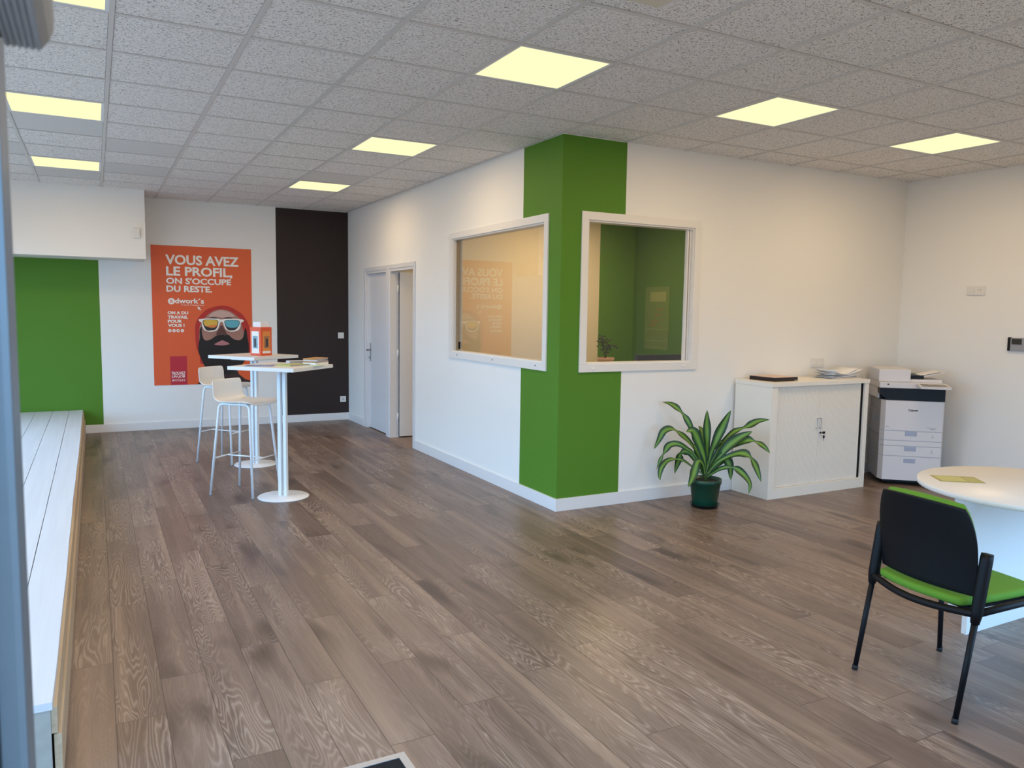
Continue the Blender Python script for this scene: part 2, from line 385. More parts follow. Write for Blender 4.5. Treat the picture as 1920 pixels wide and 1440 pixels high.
MB().box(WB1-.039, YB+.03, 1.16, WB1-.029, YB+.044, 2.254).build('sash_seal', DARKG, win2)
sc_ = MB()
for xx in (.93, 1.85): sc_.box(xx-.012, YB-.022, 1.108, xx+.012, YB-.013, 1.122, bev=.003)
sc_.build('frame_screws', WPRINT, win2)
# shop windows (left and entrance)
w3 = MB()
for yy in (-2.1, .1, 2.35, 4.6, 6.82): w3.box(XL-.09, yy-.03, .3, XL-.01, yy+.03, 2.35)
for zz in (.3, 2.31): w3.box(XL-.09, -2.1, zz, XL-.01, 6.85, zz+.04)
win3 = struct(w3.build('window_3', ALU)); MB().box(XL-.06, -2.1, .3, XL-.054, 6.85, 2.35).build('glass_pane', GLB, win3)

w4 = MB()
for xx in (.52, 1.8, 3.08): w4.box(xx-.025, YF-.09, .1, xx+.025, YF-.02, 1.5)
for zz in (.1, 1.46): w4.box(.5, YF-.09, zz, 3.1, YF-.02, zz+.04)
win4 = struct(w4.build('window_4', ALU)); MB().box(.5, YF-.06, .1, 3.1, YF-.054, 1.5).build('glass_pane', GLB, win4)

# doors in the corridor wall
def door_frame(b, a, c):
    for (y0, y1, z0, z1) in ((a-.05, a, 0, DZ+.05), (c, c+.05, 0, DZ+.05), (a, c, DZ, DZ+.05)):
        b.box(XA-.012, y0, z0, XA, y1, z1, bev=.003)
    for (y0, y1, z0, z1) in ((a, a+.03, 0, DZ), (c-.03, c, 0, DZ), (a+.03, c-.03, DZ-.03, DZ)):
        b.box(XA-.004, y0, z0, XA+T+.004, y1, z1)
fr1 = MB(); door_frame(fr1, D1a, D1b); struct(fr1.build('trim_2', DOORW))
fr2 = MB(); door_frame(fr2, D2a, D2b); struct(fr2.build('trim_3', DOORW))
d1 = struct(MB().box(XA+.108, D1b-.052, .012, XA+.108+.78, D1b-.012, DZ-.034, bev=.002).build('door_1', DOORW))
hg = MB()
for z in (.25, 1.02, 1.80): hg.tube([(XA+.094, D1b-.036, z-.05), (XA+.094, D1b-.036, z+.05)], .008)
hg.build('hinge', WMET, d1)
MB().box(XA+.1045, D1b-.045, .02, XA+.1075, D1b-.020, DZ-.04).build('hinge_gap_shade', DARKG, d1)  # dark strip stands in for the shade inside the hinge gap
hn = MB(); hn.box(XA+.108+.70, D1b-.06, .92, XA+.108+.74, D1b-.052, 1.14); hn.tube([(XA+.108+.72, D1b-.06, 1.06), (XA+.108+.72, D1b-.10, 1.06), (XA+.108+.60, D1b-.10, 1.06)], .008)
hn.build('handle', STEEL, d1)
d2 = struct(MB().box(XA+.032, D2a+.031, .012, XA+.072, D2b-.031, DZ-.032, bev=.002).build('door_2', DOORW))
hn = MB(); yy = D2b-.09; hn.box(XA+.026, yy-.016, .88, XA+.032, yy+.016, 1.12, bev=.003)
hn.tube([(XA+.03, yy, 1.03), (XA-.022, yy, 1.03), (XA-.024, yy-.11, 1.03)], .009)
hn.tube([(XA+.03, yy, .93), (XA+.012, yy, .93)], .012)
hn.build('handle', STEEL, d2)

# shopfront door jamb beside the camera and open glass door with its closer housing
jb = MB(); jb.box(-2.634, -2.172, 0, -2.5745, YF, 2.3, bev=.006)
jam = struct(jb.build('trim_4', ALU))
MB().box(-2.634, -2.177, 0, -2.594, -2.171, 2.3).build('gasket_and_shade', DARKG, jam)  # dark strip on the jamb face stands in for the shade on its left
MB().box(-2.66, -2.16, 0, -2.634, -2.11, 2.3).build('gasket_and_shade', DARKG, jam)
dl = MB()
for q in ((-2.655, -3.0, .05, -2.615, -2.93, 2.2), (-2.655, -2.25, .05, -2.615, -2.18, 2.2), (-2.655, -2.93, .05, -2.615, -2.25, .15), (-2.655, -2.93, 2.1, -2.615, -2.25, 2.2)): dl.box(*q)
d3 = struct(dl.build('door_3', ALU)); MB().box(-2.64, -2.93, .15, -2.632, -2.25, 2.1).build('glass_pane', GLB, d3)
clo = thing('door_closer', 'grey ribbed metal closer housing high above the aluminium jamb at left', 'door closer')
prof = [(-2.568, 1.754), (-2.5425, 1.754), (-2.5375, 1.7605), (-2.5345, 1.768), (-2.5335, 1.776), (-2.534, 1.80), (-2.540, 1.812), (-2.568, 1.815)]
hb = MB(); hb.poly([(x, -2.188, z) for x, z in prof], (0, -.42, 0)); hb.build('housing', mat('closer_cover_plastic', S(116, 104, 94), .5), clo)
rb = MB(); rb.box(-2.568, -2.60, 1.7532, -2.5427, -2.1878, 1.7542)
for k in range(6): rb.box(-2.5672+k*.0042, -2.60, 1.7516, -2.5650+k*.0042, -2.188, 1.7534)
rb.build('ribbed_plate', ALUH, clo)
MB().box(-2.612, -2.60, 1.757, -2.568, -2.19, 1.80).build('bracket', BLACK, clo)

# recessed entrance mat
mt = thing('entrance_mat', 'black entrance mat in a metal frame sunk in the floor', 'mat', (-1.6, -.472, 0))
mb_ = MB()
for q in ((-1.0, -.028, 0, 0, 0, .004), (-1.0, -.75, 0, 0, -.722, .004), (-1.0, -.722, 0, -.972, -.028, .004), (-.028, -.722, 0, 0, -.028, .004)): mb_.box(*q)
mb_.build('frame', mat('satin_steel', S(186, 190, 196), .4, metal=.6, noise=.1), mt)
MB().box(-.972, -.722, -.001, -.028, -.028, .002).build('pile', MATB, mt)

# ------------------------------------------------------------------ ceiling fittings
lab = {(-1, 1): 'square lit ceiling panel nearest the top of the green corner column', (2, 1): 'lit ceiling panel right of the green column, middle of that row',
       (5, 1): 'lit ceiling panel farthest to the right, above the intercom wall', (-1, 5): 'lit ceiling panel halfway down the corridor side wall',
       (-1, 9): 'lit ceiling panel just in front of the brown painted wall', (-5, 5): 'wide lit ceiling panel over the white platform, large one at left edge',
       (-5, 9): 'lit ceiling panel just in front of the white bulkhead', (-5, 1): 'lit ceiling panel cut by the top edge beside the door closer',
       (-1, -3): 'unseen ceiling panel added for light behind the view, above the entrance mat',
       (-5, -3): 'unseen ceiling panel added for light behind the view, left of the entrance', (5, -3): 'unseen ceiling panel added for light behind the view, in the far right corner'}
first = None
for (i, j) in lights_ij:
    loc = ((i+.5)*GS, (j+.5)*GS, H)
    if first is None:
        t = thing('ceiling_light', lab[(i, j)], 'ceiling light', loc, 0, 'square ceiling light panels')
        f = MB()
        for q in ((-.29, -.29, .002, .29, -.272, .012), (-.29, .272, .002, .29, .29, .012), (-.29, -.272, .002, -.272, .272, .012), (.272, -.272, .002, .29, .272, .012)): f.box(*q)
        f.build('frame', WMET, t); MB().box(-.272, -.272, .004, .272, .272, .010).build('diffuser', PANEL, t)
        l = bpy.data.lights.new('panel_lamp', 'AREA'); l.shape = 'SQUARE'; l.size = .54; l.energy = LAMP_W; l.color = LAMP_COL
        lo = bpy.data.objects.new('panel_lamp', l); COL.objects.link(lo); lo.parent = t; lo.location = (0, 0, -.004)
        first = t; kids = list(t.children)
    else:
        t = first.copy(); COL.objects.link(t); t.location = loc; t['label'] = lab[(i, j)]
        for ch in kids: c = ch.copy(); COL.objects.link(c); c.parent = t
# office lamp (inside the glazed office)
t = first.copy(); COL.objects.link(t); t.location = (2.7, 4.8, H-.02); t['label'] = 'lit ceiling panel inside the glazed office'; t['group'] = 'office ceiling light'
for ch in kids:
    c = ch.copy()
    if c.type == 'LIGHT': c.data = c.data.copy(); c.data.energy = LAMP_W*3.9; c.data.color = (1, .72, .42)
    COL.objects.link(c); c.parent = t
ac = thing('air_conditioner', 'cream ceiling air conditioning cassette cut off by the top edge', 'air conditioner', (-.342, -.172, H))
MB().box(-.72, -.72, -.03, 0, 0, .03, bev=.008).build('cover', mat('cream_plastic', S(214, 206, 188), .45), ac)
MB().box(-.60, -.085, -.034, -.09, -.075, -.028).build('louver', WPRINT, ac)
MB().box(-.085, -.60, -.034, -.075, -.09, -.028).build('louver', WPRINT, ac)
sr = tag(MB().box(-2.092, 7.078, 2.335, -2.020, 7.111, 2.445, bev=.008).build('motion_sensor', PLAS), 'small white motion sensor on the white bulkhead', 'sensor')

# ------------------------------------------------------------------ wall fittings
def plate(name, label, cat, x, z, sz=.082):
    t = thing(name, label, cat, (x, YK-e, z)); MB().box(-sz/2, -.010, -sz/2, sz/2, 0, sz/2, bev=.003).build('plate', PLAS, t); return t
t = plate('light_switch', 'white light switch on the dark brown wall', 'light switch', .515, 1.187)
for s in (-1, 1): MB().box(s*.016-.014, -.014, -.028, s*.016+.014, -.009, .028, bev=.002).build('rocker', PLAS, t)
t = plate('network_socket', 'white socket near the baseboard on the dark brown wall', 'socket', .54, .293)
MB().poly([(-.018, -.0105, -.016), (-.004, -.0105, .014), (.006, -.0105, .014), (.018, -.0105, -.01), (.008, -.0105, -.01), (0, -.0105, .002), (-.01, -.0105, -.016)], (0, -.002, 0)).build('port', GREYP, t)
t = thing('wall_socket', 'white double wall socket high on the right wall', 'socket', (XR, 1.385, 1.807))
MB().box(-.012, -.085, -.042, 0, .085, .042, bev=.004).build('plate', PLAS, t)
MB().box(-.016, .01, -.022, -.011, .065, .018, bev=.002).build('switch_flap', PLAS, t)
for s in (-.012, .012):
    MB().tube([(-.0135, -.035+s, .004), (-.011, -.035+s, .004)], .003, 8).build('socket_hole', BLACK, t)
t = thing('intercom_panel', 'grey intercom with dark display at the right edge of the picture', 'intercom', (XR, .985, 1.328))
MB().box(-.022, -.10, -.058, 0, .052, .058, bev=.005).build('body', GREYP, t)
MB().box(-.024, .052, -.058, 0, .075, .062, bev=.002).build('side_panel', BLACK, t)
MB().box(-.024, -.045, .0, -.0215, .04, .05).build('display', mat('dark_screen', S(40, 36, 30), .2), t)

# ------------------------------------------------------------------ platform (white painted boards)
pf = thing('display_platform', 'low white plank platform with raw wooden side along the left', 'platform', (-2.66, -.16, 0))
PWB = raw_wood('white_washed_boards', S(200, 202, 206), S(206, 208, 212)); RAW = raw_wood('raw_pine_board', S(176, 156, 130), S(192, 174, 148))
xs = [0, -.155, -.327, -.498, -.669, -.840, -1.011, -1.182, -1.353, -1.524, -1.695]
Lp = YK-.02+.16
for a in range(10):
    b = MB(); x1, x0 = xs[a]-.002, xs[a+1]+.002
    # plank with slightly wavy right edge
    n = 24; top = []
    for k in range(n+1):
        y = Lp*k/n; dx = (.0022*sin(k*.5+a)+.0012*sin(k*1.9)) if a == 0 else .0006*sin(k*1.7+a)
        top.append((x1-.008+dx if a == 0 else x1+dx, y))
    pts = [(x0, 0)]+[(x, y) for x, y in top]+[(x0, Lp)]
    b.poly([(x, y, .29) for x, y in pts], (0, 0, -.026)); b.build('plank', PWB, pf)
MB().box(-.016, .02, .175, .002, Lp, .264, bev=.002).build('side_board', RAW, pf)
MB().box(-.010, .02, 0, .012, Lp, .172, bev=.003).build('side_board', RAW, pf)
MB().box(-1.68, .004, .03, -.016, .02, .262).build('front_board', mat('grey_weathered_wood', S(170, 168, 160), .7, noise=.3, nscale=20), pf)

# ------------------------------------------------------------------ poster
po = thing('wall_poster', 'large orange poster of a bearded man in red beanie and sunglasses', 'poster', (-1.874, YK-.002, .56))
PW, PH = 1.197, 1.756
MB().box(0, -.003, 0, PW, 0, PH).build('sheet', ORANGE, po)
def flat(name, pts, m, k, smooth_n=0):
    """print layer k on the poster; optional Catmull-Rom rounding"""
    if smooth_n:
        P = pts; out = []; n = len(P)
        for i in range(n):
            p0, p1, p2, p3 = [Vector(P[(i+d) % n]) for d in (-1, 0, 1, 2)]
            for q in range(smooth_n):
                t_ = q/smooth_n
                out.append(.5*((2*p1)+(-p0+p2)*t_+(2*p0-5*p1+4*p2-p3)*t_**2+(-p0+3*p1-3*p2+p3)*t_**3))
        pts = [(min(v.x, PW), max(v.y, 0)) for v in out]
    y = -.003-.0004*k
    MB().poly([(p[0], y, p[1]) for p in pts], (0, .0003, 0)).build(name, m, po)
RED = mat('red_beanie_print', S(200, 40, 30), .5, noise=.4, nscale=30); SKIN = mat('face_print', S(176, 128, 112), .5, noise=.35, nscale=9)
BEARD = mat('beard_print', S(26, 20, 20), .6, noise=.6, nscale=60); DRED = mat('dark_red_print', S(186, 30, 50), .5)
LY = mat('yellow_lens_print', S(226, 186, 70), .4, noise=.2, nscale=8); LO = mat('orange_lens_print', S(230, 130, 60), .4); LB = mat('blue_lens_print', S(96, 180, 196), .4, noise=.2, nscale=8)
LD = mat('dark_lens_print', S(40, 26, 26), .4); LIP = mat('lip_print', S(176, 116, 118), .5); NOS = mat('nose_shade_print', S(96, 58, 52), .5, noise=.3, nscale=40)
HI = mat('forehead_print', S(204, 168, 156), .5, noise=.1, nscale=10)
flat('neck', [(.50, .0), (.56, .05), (.62, .10), (.64, .2), (.98, .22), (1.02, .12), (1.10, .05), (1.197, .02), (1.197, 0)], mat('dark_shirt_print', S(60, 38, 36), .6, noise=.5, nscale=20), 1)
flat('beanie', [(.494, .589), (.497, .759), (.539, .862), (.629, .957), (.70, .99), (.752, 1.006), (.825, 1.016), (.915, 1.004), (1.039, .936), (1.105, .867), (1.154, .762), (1.17, .622), (1.165, .4), (1.10, .3), (.6, .25), (.54, .37), (.505, .47)], RED, 2, 4)
flat('face', [(.538, .55), (.543, .657), (.553, .76), (.611, .854), (.669, .915), (.751, .958), (.824, .968), (.914, .948), (.996, .892), (1.05, .832), (1.085, .692), (1.12, .586), (1.1, .45), (.8, .4), (.58, .45)], SKIN, 3, 4)
flat('forehead', [(.66, .87), (.70, .92), (.77, .95), (.83, .955), (.91, .935), (.98, .88), (.90, .87), (.82, .86), (.74, .875)], HI, 4, 4)
flat('beard', [(.528, .50), (.545, .60), (.548, .70), (.572, .74), (.575, .66), (.60, .575), (.662, .571), (.744, .625), (.785, .64), (.892, .639), (.949, .59), (1.02, .565), (1.075, .60), (1.10, .70), (1.12, .72), (1.135, .60), (1.15, .50), (1.14, .36), (1.07, .26), (1.009, .18), (.933, .13), (.79, .12), (.654, .15), (.60, .23), (.56, .32), (.53, .417)], BEARD, 5, 4)
flat('lips', [(.72, .515), (.77, .545), (.817, .565), (.86, .55), (.91, .52), (.86, .505), (.817, .50), (.77, .503)], LIP, 6, 4)
flat('nose', [(.745, .648), (.775, .71), (.813, .765), (.85, .71), (.876, .648), (.85, .63), (.813, .65), (.775, .63)], NOS, 6, 4)
for q in ([(.643, .838), (.68, .862), (.74, .862), (.768, .848), (.72, .85)], [(.839, .848), (.88, .864), (.93, .862), (.975, .842), (.92, .85)]): flat('eyebrow', q, BEARD, 6, 4)
flat('glasses_frame', [(.540, .836), (.575, .843), (.63, .848), (.70, .850), (.770, .845), (.813, .836), (.856, .845), (.93, .849), (1.00, .847), (1.05, .842), (1.088, .832), (1.086, .812), (1.055, .795), (1.050, .75), (1.03, .708), (.99, .686), (.94, .680), (.895, .688), (.860, .715), (.842, .76), (.832, .795), (.813, .806), (.795, .795), (.785, .76), (.767, .712), (.735, .688), (.69, .680), (.635, .684), (.598, .706), (.578, .75), (.572, .795), (.545, .812)], WPRINT, 7, 4)
flat('lens', [(.592, .825), (.68, .835), (.768, .825), (.770, .77), (.742, .71), (.69, .695), (.63, .697), (.594, .76)], LD, 8, 4)
flat('lens', [(.856, .823), (.95, .832), (1.033, .822), (1.034, .77), (.99, .708), (.94, .695), (.893, .702), (.858, .76)], LD, 8, 4)
flat('lens_reflection', [(.600, .822), (.68, .832), (.762, .822), (.762, .775), (.735, .735), (.66, .735), (.605, .765)], LY, 9, 4)
flat('lens_reflection', [(.62, .752), (.66, .737), (.735, .737), (.758, .768), (.70, .765)], LO, 10, 4)
flat('lens_reflection', [(.862, .820), (.95, .829), (1.028, .818), (1.028, .775), (.995, .735), (.90, .735), (.865, .768)], LB, 9, 4)
yt = -.0045
text('headline', 'VOUS AVEZ', WPRINT, po, .164, 1.520, .877, .125, yt, .03)
text('headline', 'LE PROFIL,', WPRINT, po, .170, 1.362, .79, .137, yt, .03)
text('headline', "ON S'OCCUPE", WPRINT, po, .167, 1.279, .774, .080, yt, .03)
text('headline', 'DU RESTE.', WPRINT, po, .168, 1.180, .539, .079, yt, .034)
text('logo', "dwork\u00b4s", WPRINT, po, .262, 1.036, .345, .066, yt, .03)
MB().lathe([(.040, 0), (.040, .001)], 32).xf(Matrix.Translation((.222, -.0045, 1.062)) @ Matrix.Rotation(pi/2, 4, 'X')).build('logo_disc', WPRINT, po)
text('logo', 'a', ORANGE, po, .201, 1.042, .038, .040, -.0062, .01)
text('tagline', 'Travail Temporaire', WPRINT, po, .33, 1.008, .277, .016, yt, .01)
MB().poly([(.525, yt, 1.0), (.566, yt, .985), (.552, yt, .978), (.572, yt, .958), (.562, yt, .95), (.543, yt, .969), (.536, yt, .955)], (0, .0003, 0)).build('cursor_arrow', WPRINT, po)
for s_, z_, w_ in (('ON A DU', .897, .241), ('TRAVAIL', .843, .238), ('POUR', .790, .166), ('VOUS !', .738, .194)):
    text('subheading', s_, WPRINT, po, .175, z_, w_, .040, yt, .045)
for k, x_ in enumerate((.194, .244, .291, .342)):
    MB().lathe([(.020, 0), (.020, .001)], 24).xf(Matrix.Translation((x_, yt, .691)) @ Matrix.Rotation(pi/2, 4, 'X')).build('social_icon', WPRINT, po)
text('social_glyph', 'f', ORANGE, po, .189, .680, .010, .022, -.0062, .02)
text('social_glyph', 'o', ORANGE, po, .235, .682, .018, .018, -.0062, 0)
text('social_glyph', 'in', ORANGE, po, .333, .683, .018, .016, -.0062, .0)
MB().poly([(.283, -.0062, .684), (.299, -.0062, .684), (.304, -.0062, .697), (.290, -.0062, .700)], (0, .0003, 0)).build('social_glyph', ORANGE, po)
flat('red_panel', [(.193, 0), (.387, 0), (.387, .367), (.187, .367)], DRED, 1)
text('call_to_action', 'TROUVEZ', WPRINT, po, .202, .130, .165, .040, yt, .02, shear=.2)
text('call_to_action', 'UN JOB', WPRINT, po, .204, .084, .155, .040, yt, .02, shear=.2)
text('call_to_action', 'EN 3 CLICS', WPRINT, po, .206, .046, .155, .028, yt, .01, shear=.2)

t = thing('wall_socket', 'white double wall socket above the loose papers on the cabinet', 'socket', (3.48, YB, 1.115))
MB().box(-.085, -.010, -.042, .085, 0, .042, bev=.003).build('plate', PLAS, t)
for s in (-1, 1): MB().box(s*.04-.024, -.012, -.024, s*.04+.024, -.009, .024, bev=.003).build('socket_insert', PLAS, t)

# ------------------------------------------------------------------ high tables
def high_table(x, y, rz, label):
    t = thing('high_table', label, 'table', (x, y, 0), rz, 'white high tables')
    MB().lathe([(.0, 0), (.205, 0), (.207, .004), (.2, .009), (0, .012)], 64, cap=False).build('base', WMET, t)
    b = MB()
    for s in (-1, 1): b.box(-.014, -.014, .01, .014, .014, 1.045, mtx=Matrix.Translation((0, s*.025, 0)))
    b.build('column', WMET, t)
    MB().box(-.15, -.15, 1.045, .15, .15, 1.062).build('mounting_plate', WMET, t)
    MB().box(-.298, -.298, 1.062, .298, .298, 1.091, bev=.002).build('tabletop', MELA, t)
    return t
high_table(-1.18, 3.51, radians(45), 'white square high table nearest the camera, with magazines on top')
high_table(-1.14, 4.99, radians(45-9.8), 'white square high table behind, with the orange box on top')

# ------------------------------------------------------------------ bar stools
def rounded(pts, r, n=5):
    pts = [Vector(p) for p in pts]; out = [pts[0]]
    for i in range(1, len(pts)-1):
        p = pts[i]; a = (pts[i-1]-p).normalized(); c = (pts[i+1]-p).normalized()
        A, Cc = p+a*r, p+c*r
        for k in range(n+1):
            t_ = k/n; out.append((1-t_)**2*A+2*t_*(1-t_)*p+t_**2*Cc)
    out.append(pts[-1]); return out
def shell_mesh():
    prof = [(.205, .752), (.200, .768), (.18, .779), (.13, .783), (.06, .780), (0, .776), (-.06, .775), (-.11, .778), (-.15, .790), (-.175, .812), (-.188, .845), (-.197, .885), (-.204, .925), (-.208, .955)]
    b = bmesh.new(); n = 16; rows = []
    for i, (x, z) in enumerate(prof):
        row = []; tt = i/(len(prof)-1)
        hw = .190 if i > 1 else (.165 if i == 0 else .182)
        if i >= 12: hw = .190 if i == 12 else .178
        for k in range(n+1):
            u = -1+2*k/n; y = hw*u
            back = max(0, min(1, (tt-.55)/.3))
            xx = x+back*.035*u*u*1.0; zz = z+(1-back)*(.010*u*u)
            row.append(b.verts.new((xx, y, zz)))
        rows.append(row)
    for a, c in zip(rows, rows[1:]):
        for k in range(n): b.faces.new((a[k], a[k+1], c[k+1], c[k])).smooth = True
    me = bpy.data.meshes.new('shell'); bmesh.ops.recalc_face_normals(b, faces=b.faces); b.to_mesh(me); b.free(); me.materials.append(WPLAS); return me
SHELL = shell_mesh()
def bar_stool(x, y, rz, label):
    t = thing('bar_stool', label, 'bar stool', (x, y, 0), rz, 'white bar stools at the high tables')
    o = bpy.data.objects.new('shell', SHELL); COL.objects.link(o); o.parent = t
    sd = o.modifiers.new('thickness', 'SOLIDIFY'); sd.thickness = .009; sd.offset = 0
    ss = o.modifiers.new('smooth', 'SUBSURF'); ss.levels = 1; ss.render_levels = 1
    for s in (-1, 1):
        pts = rounded([(-.205, s*.190, .012), (-.145, s*.135, .762), (.145, s*.135, .762), (.205, s*.190, .012)], .045)
        MB().tube(pts, .0105, 12).build('side_frame', WMET, t)
        for fx_ in (-.205, .205): MB().tube([(fx_, s*.190, 0), (fx_, s*.190, .014)], .012, 12).build('foot', GREYP, t)
    k = .31/.762; fx_ = .205-.06*k; fy_ = .190-.055*k
    b = MB(); b.tube([(-fx_, -fy_, .31), (-fx_, fy_, .31)], .006, 8); b.tube([(fx_, -fy_, .31), (fx_, fy_, .31)], .006, 8); b.tube([(-fx_, 0, .31), (fx_, 0, .31)], .006, 8)
    b.build('footrest', WMET, t)
    b = MB(); b.tube([(-.10, -.135, .762), (-.10, .135, .762)], .008, 8); b.tube([(.10, -.135, .762), (.10, .135, .762)], .008, 8); b.build('seat_support', WMET, t)
    return t
bar_stool(-1.430, 3.792, radians(-45.8), 'white moulded bar stool in front, at the nearer high table')
bar_stool(-1.370, 5.292, radians(-45.8), 'white moulded bar stool behind, half hidden by the front stool')

# orange box on the far table
BXO = mat('orange_cardboard', S(224, 88, 40), .5); BXA = mat('amber_print', S(226, 140, 60), .5)
TZ = 1.0915
ob = thing('leaflet_box', 'tall orange cardboard box with photos standing on the far high table', 'box', (-1.085, 4.91, TZ), radians(33))
s = .071
MB().box(-s, -s, 0, s, s, .275, bev=.002).build('body', BXO, ob)
MB().box(-s*.7, -s*.7, .275, s*.7, s*.7, .325, bev=.002).build('header_card', PAPER, ob)
for face in (0, 1):
    def q(nm, u0, z0, u1, z1, m, d=.0006):
        if face == 0: MB().box(-s-d, u0, z0, -s, u1, z1).build(nm, m, ob)
        else: MB().box(u0, -s-d, z0, u1, -s, z1).build(nm, m, ob)
    dk = mat('photo_dark_print', S(70, 60, 62), .5, noise=.7, nscale=70)
    q('printed_panel', -.046, .045, .050, .235, PAPER if face == 0 else BXA)
    q('printed_photo', -.030, .07, .036, .19, mat('photo_blue_print', S(150, 190, 205), .5, noise=.6, nscale=50) if face == 0 else mat('photo_amber_print', S(190, 130, 80), .5, noise=.5, nscale=60), .0012)
    q('printed_figure', -.010, .085, .018, .165, dk, .0018)
    q('caption_strip', -.050, .022, .052, .044, PAPER, .0012)

# magazines on near table
TZ1 = 1.0915
def booklet(name, label, x, y, z, rz, wx, wy, h, mc, n=1, cat='booklet', group='magazines and leaflets on the near high table'):
    t = thing(name, label, cat, (x, y, z), rz, group)
    MB().box(-wx/2, -wy/2, .001, wx/2-.002, wy/2, h-.001).build('pages', PAPERG if h > .008 else PAPER, t)
    b = MB(); b.box(-wx/2-.002, -wy/2-.001, h-.0012, wx/2, wy/2+.001, h); b.box(-wx/2-.002, -wy/2-.001, 0, wx/2, wy/2+.001, .0012); b.box(-wx/2-.0025, -wy/2-.001, 0, -wx/2-.0015, wy/2+.001, h)
    b.build('cover', mc, t); return t
cY = mat('yellow_green_cover', S(196, 200, 110), .4, noise=.4, nscale=30); cB = mat('blue_cover', S(120, 140, 190), .4, noise=.3, nscale=30)
cG = mat('pale_green_cover', S(200, 220, 190), .4, noise=.2, nscale=20); cO = mat('ochre_cover', S(196, 140, 70), .5, noise=.4, nscale=30); cW = mat('grey_white_cover', S(216, 214, 216), .4, noise=.2, nscale=20)
booklet('leaflet', 'thin blue and white leaflet at the left of the near high table', -1.36, 3.46, TZ1, radians(-20), .21, .15, .004, cB)
booklet('leaflet', 'thin white leaflet in the middle of the near high table', -1.24, 3.56, TZ1, radians(15), .20, .14, .006, cW)
booklet('magazine', 'yellow-green magazine fanned in the middle of the near high table', -1.10, 3.44, TZ1, radians(30), .21, .15, .012, cY)
booklet('leaflet', 'pale green leaflet under the book stack on the near high table', -.99, 3.40, TZ1, radians(-40), .21, .15, .003, cG)
booklet('magazine', 'grey magazine with open pages behind the yellow-green magazine', -1.04, 3.60, TZ1+.0, radians(5), .14, .10, .028, cW)
st = thing('booklet_stack', 'low white booklet under the ochre booklets on the near high table', 'booklet', (-.905, 3.50, TZ1+.0), radians(45), 'magazines and leaflets on the near high table')
MB().box(-.10, -.06, 0, .10, .06, .020).build('pages', PAPER, st)
for k, (dz, rz, cc, nm) in enumerate(((.020, 42, cO, 'lowest ochre booklet of the stack at the right of the near high table'), (.032, 50, cW, 'pale booklet between the ochre booklets of the stack'), (.043, 45, cO, 'topmost ochre booklet of the stack on the near high table'))):
    booklet('booklet', nm, -.905, 3.50, TZ1+dz, radians(rz), .19, .12, .0115, cc)

# ------------------------------------------------------------------ potted plant
def leaf_mat():
    m = bpy.data.materials.new('dracaena_leaf'); m.use_nodes = True; nt = m.node_tree; L = nt.links; b = nt.nodes['Principled BSDF']
    uv = nt.nodes.new('ShaderNodeUVMap'); uv.uv_map = 'leaf'; sx = nt.nodes.new('ShaderNodeSeparateXYZ'); L.new(uv.outputs[0], sx.inputs[0])
    mp = nt.nodes.new('ShaderNodeMapping'); mp.inputs['Scale'].default_value = (9, .6, 1); L.new(uv.outputs[0], mp.inputs[0])
    n = nt.nodes.new('ShaderNodeTexNoise'); n.inputs['Scale'].default_value = 2.0; L.new(mp.outputs[0], n.inputs[0])
    a = nt.nodes.new('ShaderNodeMath'); a.operation = 'MULTIPLY_ADD'; a.inputs[1].default_value = .30; L.new(n.outputs['Fac'], a.inputs[0]); L.new(sx.outputs[0], a.inputs[2])
    r = nt.nodes.new('ShaderNodeValToRGB'); e_ = r.color_ramp.elements
    e_[0].position = .0; e_[0].color = S(128, 160, 58); e_[1].position = .95; e_[1].color = S(24, 52, 22)
    q = e_.new(.5); q.color = S(84, 126, 42); q = e_.new(.72); q.color = S(34, 72, 28)
    L.new(a.outputs[0], r.inputs[0]); L.new(r.outputs[0], b.inputs['Base Color']); b.inputs['Roughness'].default_value = .5
    return m
LEAF = leaf_mat()
PX, PY = 1.805, 1.765
pl = thing('potted_plant', 'leafy dracaena in a dark green pot on the floor beside the cabinet', 'potted plant', (PX, PY, 0))
MB().lathe([(0, 0), (.100, 0), (.118, .030), (.121, .032), (.112, .030), (.096, .010), (0, .010)], 48, cap=False).build('saucer', mat('dark_saucer', S(14, 34, 30), .35), pl)
MB().lathe([(0, .012), (.094, .012), (.097, .02), (.122, .195), (.128, .197), (.130, .232), (.124, .232), (.120, .20), (.116, .2), (0, .198)], 48, cap=False).build('pot', POTG, pl)
MB().lathe([(0, .212), (.119, .208)], 32, cap=False).build('soil', SOIL, pl)
MB().tube([(0, 0, .2), (.004, 0, .27), (0, .004, .34)], [.018, .016, .012], 10).build('stem', STEMM, pl)
LU = Vector((.735, -.678, 0)); LD_ = Vector((-.678, -.735, 0))   # sideways and forward axes of the plant as it stands
